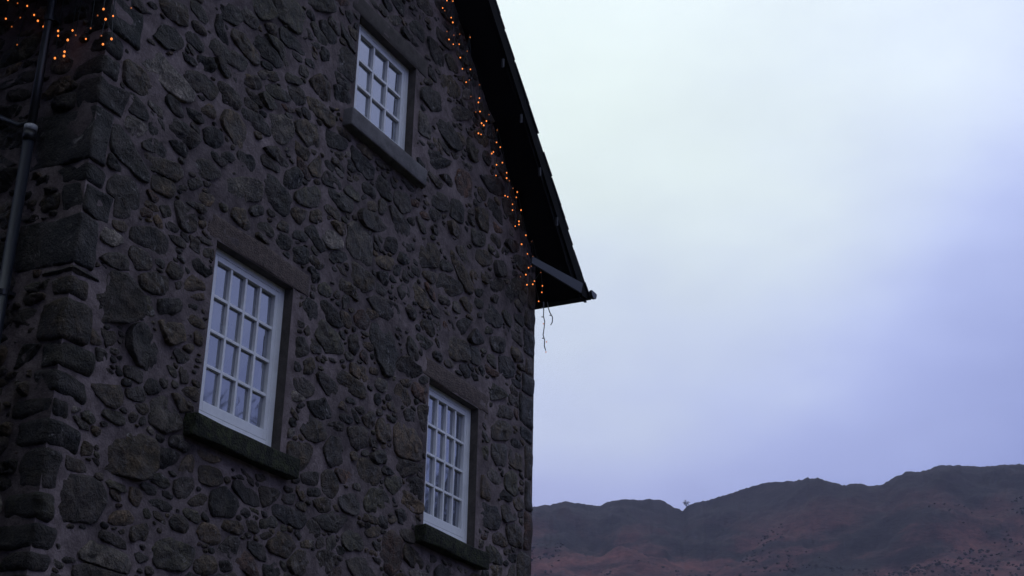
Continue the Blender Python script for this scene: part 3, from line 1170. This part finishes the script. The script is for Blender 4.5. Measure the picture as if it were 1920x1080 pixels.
# ------------------------------------------------------------------ fairy lights
BULB_R = .0072
bm = bmesh.new()
bmesh.ops.create_icosphere(bm, subdivisions=2, radius=BULB_R)
for v in bm.verts:
    v.co.z *= 1.25
bulb_me = bpy.data.meshes.new('bulb')
bm.to_mesh(bulb_me)
bm.free()
bulb_me.materials.append(M['bulb'])
bulb_dim = bulb_me.copy()
bulb_dim.materials.clear()
bulb_dim.materials.append(M['bulb_dim'])
RIGHT = [(830,15),(834,20,1),(846,33),(849,42),(838,59,1),(851,66,1),(862,64,1),(842,74),(850,83),(861,83),(881,70),(876,96,1),(863,108),(867,129),(882,130),(874,154),(880,150,1),(899,159,1),(883,181,1),(899,184),
         (897,192),(892,210,1),(900,209),(917,215,1),(912,227),(903,231),(907,235),(897,250),(902,252),(932,244),(931,267),(938,276),(925,285),(922,288),(942,305),(931,309),(930,329),(950,324),(950,334),(955,339,1),
         (962,353,1),(970,360),(968,370),(947,367),(952,369),(961,383),(961,394),(977,394),(973,415),(973,421),(966,424),(986,441),(997,453,1),(978,458),(989,476),(999,481,1),(991,502),(996,499,1),(986,515),(976,519,1),
         (1002,527),(999,533),(988,534),(1014,511,1),(1017,536),(1016,548),(1010,565),(838,1),(849,2)]
lights = tag(empty('icicle_lights', (X1, Y0, 8.0)), 'string of amber fairy lights hanging below the dark roof verge', 'fairy lights', 'warm fairy lights strung along the eaves')
O = Vector((X1, Y0, 8.0))
drops = {}
for e in RIGHT:
    yv = .992
    if e[0] > 1005:
        yv = .985
    p = wpt(e[0], e[1], yv)
    o = bpy.data.objects.new('bulb', bulb_dim if len(e) > 2 else bulb_me)
    COL.objects.link(o)
    o.parent = lights
    o.location = p - O
    o.scale = (.75,) * 3 if len(e) > 2 else (rng.uniform(.8, 1.2),) * 3
    key = round(p.x / .11)
    drops.setdefault(key, []).append(p)
mb = MB()
main = []
for k in sorted(drops):
    ps = sorted(drops[k], key=lambda q: -q.z)
    xt = sum(q.x for q in ps) / len(ps)
    top = Vector((xt, Y0 - .06, min(soff(xt) - .02, 8.78) if xt < 2.075 * D else U(.975)))
    if top.z < ps[0].z + .02:
        top.z = ps[0].z + .03
    main.append(top)
    mb.tube([p - O for p in [top] + [q + Vector((.008, .004, .014)) for q in ps]], .0035, 4)
mb.tube([p - O for p in main], .004, 4)
mb.build('cable', M['cable'], lights)
# two loose ends hanging in the open below the eaves
A = [(1019.4, 566), (1019.4, 580), (1019, 593), (1021.3, 603), (1020, 616), (1018.2, 628), (1021, 637), (1020.6, 649), (1023, 657)]
Bc = [(1026, 566), (1028, 577), (1030.5, 585), (1036, 595), (1035.5, 604), (1032.7, 609)]
mb = MB()
for S in (A, Bc):
    mb.tube([wpt(*p, .985) - O for p in S], .0065, 5)
for p in ((1016, 577), (1016, 594), (1031, 591), (1017, 634)):
    q = wpt(*p, .985) - O
    mb.tube([q, q + Vector((.022, 0, .004))], .007, 5)
mb.build('loose_cable', M['pale_cable'], lights)
for p in ((1023.7, 660), (1024.5, 641), (1019, 607)):
    o = bpy.data.objects.new('bulb', bulb_dim)
    COL.objects.link(o)
    o.parent = lights
    o.location = wpt(*p, .984) - O

LEFT = [(11,35),(33,6,1),(51,11),(64,28),(71,39),(82,50),(95,34),(109,58),(109,67),(127,75),(136,57),(121,97),(120,105),(103,109),(32,84,1),(38,33,1),(22,50,1),(170,53,1),(161,73),(193,83),(209,73),(190,67,1),
        (194,17),(212,30),(198,36),(183,29,1),(246,15,1),(142,66,1),(15,0)]
lights2 = tag(empty('icicle_lights', (X0 - .1, Y0 + .6, 8.0)), 'cluster of amber fairy lights above the downpipe at top left', 'fairy lights', 'warm fairy lights strung along the eaves')
O2 = Vector((X0 - .1, Y0 + .6, 8.0))
drops = {}
for e in LEFT:
    p = xpt(e[0], e[1], X0 - .09)
    o = bpy.data.objects.new('bulb', bulb_dim if len(e) > 2 else bulb_me)
    COL.objects.link(o)
    o.parent = lights2
    o.location = p - O2
    o.scale = (.75,) * 3 if len(e) > 2 else (rng.uniform(.8, 1.2),) * 3
    drops.setdefault(round(p.y / .1), []).append(p)
mb = MB()
main = []
for k in sorted(drops):
    ps = sorted(drops[k], key=lambda q: -q.z)
    top = Vector((X0 - .09, sum(q.y for q in ps) / len(ps), U(1.0) - .05))
    main.append(top)
    mb.tube([p - O2 for p in [top] + [q + Vector((.004, .006, .014)) for q in ps]], .0035, 4)
mb.tube([p - O2 for p in main], .004, 4)
mb.build('cable', M['cable'], lights2)


# ------------------------------------------------------------------ bare trees
def bare_tree(name, base, height, spread, seed, label, twig=.012, levels=5, group=None, lean=0, first=.35):
    rnd = random.Random(seed)
    root = tag(empty(name, base), label, 'tree', group)
    trunk, crown = MB(), MB()

    def branch(p, d, ln, rad, lv):
        pts, rr_ = [p], [rad]
        n = 5
        for i in range(n):
            d = (d + Vector((rnd.gauss(0, .16), rnd.gauss(0, .16), rnd.gauss(.03, .1)))).normalized()
            p = p + d * (ln / n)
            pts.append(p)
            rr_.append(max(twig * .5, rad * (1 - .55 * (i + 1) / n)))
        (trunk if lv == 0 else crown).tube(pts, rr_, 7 if lv == 0 else (5 if lv < 2 else 3), False)
        if lv >= levels:
            return
        for k in range(rnd.randint(4, 6) if lv else 8):
            i = rnd.randint(2 if lv else 2, n)
            base_p = pts[i]
            side = Vector((rnd.gauss(0, 1), rnd.gauss(0, 1), rnd.gauss(.15, .5))).normalized()
            nd = (d * .55 + side * spread).normalized()
            branch(base_p, nd, ln * rnd.uniform(.45, .72), max(twig * .5, rr_[i] * .55), lv + 1)
    branch(Vector((0, 0, -.2)), Vector((lean, 0, 1)).normalized(), height * .48, height * .018, 0)
    trunk.build('trunk', M['bark'], root, True)
    crown.build('crown', M['bark'], root, True)
    return root


# the small tree in the notch of the skyline
tz = head_dir(7.16, 0)
i7 = int(np.argmin(np.abs(azs - 7.18)))
pz = HV[i7][int(np.argmin(np.abs(tt - 1.0)))]
bare_tree('hill_tree', Vector(pz) + Vector((0, 0, -.1)), 4.2, 1.1, 5, 'small bare tree alone in the notch of the hill skyline', .045, 4)
# trees across the lane from the gable, seen in the window glass
bare_tree('bare_tree', (36.6, -6.6, 0), 15.5, .8, 11, 'bare branching tree reflected in the lower panes of the right window', .045, 5)
bare_tree('bare_tree', (25.6, -5.5, 0), 14.4, .8, 23, 'tall bare tree whose twigs are reflected in the left window', .03, 5)

# yews added just outside the frame to shade the side wall and near gable
M['yew'] = simple('added_yew_needles', [(.3, (.012, .020, .010)), (.6, (.022, .034, .015)), (.8, (.035, .045, .02))], 4, .8, .2, 0)
for yp_, lab_ in (((1.9, 7.7, 0), 'unseen dense yew added to shade the near corner of the house'), ((.9, 4.9, 0), 'unseen dense yew added to shade the lower gable, nearest the lane'), ((2.6, 11.2, 0), 'unseen dense yew added to shade the side wall, farthest back')):
  yew = tag(empty('added_shade_yew', yp_), lab_, 'tree', 'unseen yews added for shade')
  MB().tube([(0, 0, -.1), (.05, .05, 1.2), (0, .1, 3.0), (.1, 0, 5.5)], [.22, .2, .14, .05], 8).build('trunk', M['bark'], yew, True)
  V, F = [], []
  for _ in range(9000):
      h_ = rng.uniform(.5, 12.8)
      rm = 2.3 * math.sqrt(max(.03, 1 - ((h_ - 5.2) / 7.8) ** 2))
      a_, q_ = rng.uniform(0, 6.283), rm * rng.uniform(.45, 1.0) * (1 + .2 * fbm((h_, math.cos(_) * 2, 1), 2))
      c_ = Vector((q_ * math.cos(a_), q_ * math.sin(a_), h_))
      u_ = Vector(rng.normal(0, 1, 3)).normalized() * rng.uniform(.14, .26)
      v_ = u_.cross(Vector(rng.normal(0, 1, 3))).normalized() * rng.uniform(.06, .12)
      n_ = len(V)
      V += [c_ - u_, c_ + v_, c_ + u_, c_ - v_]
      F.append((n_, n_ + 1, n_ + 2, n_ + 3))
  pydata('crown', V, F, M['yew'], yew)

# ------------------------------------------------------------------ haze
mt = bpy.data.materials.new('valley_haze')
mt.use_nodes = True
t = mt.node_tree
t.nodes.clear()
ou = t.nodes.new('ShaderNodeOutputMaterial')
pv = t.nodes.new('ShaderNodeVolumePrincipled')
pv.inputs['Color'].default_value = (.72, .72, 1.0, 1)
pv.inputs['Density'].default_value = 0.00024
pv.inputs['Anisotropy'].default_value = 0.2
t.links.new(pv.outputs[0], ou.inputs['Volume'])
hz = MB().box((-2600, -2600, -1.5), (2600, 2600, 260)).build('haze', mt)
tag(hz, 'thin evening haze over the valley', None, None, 'stuff')
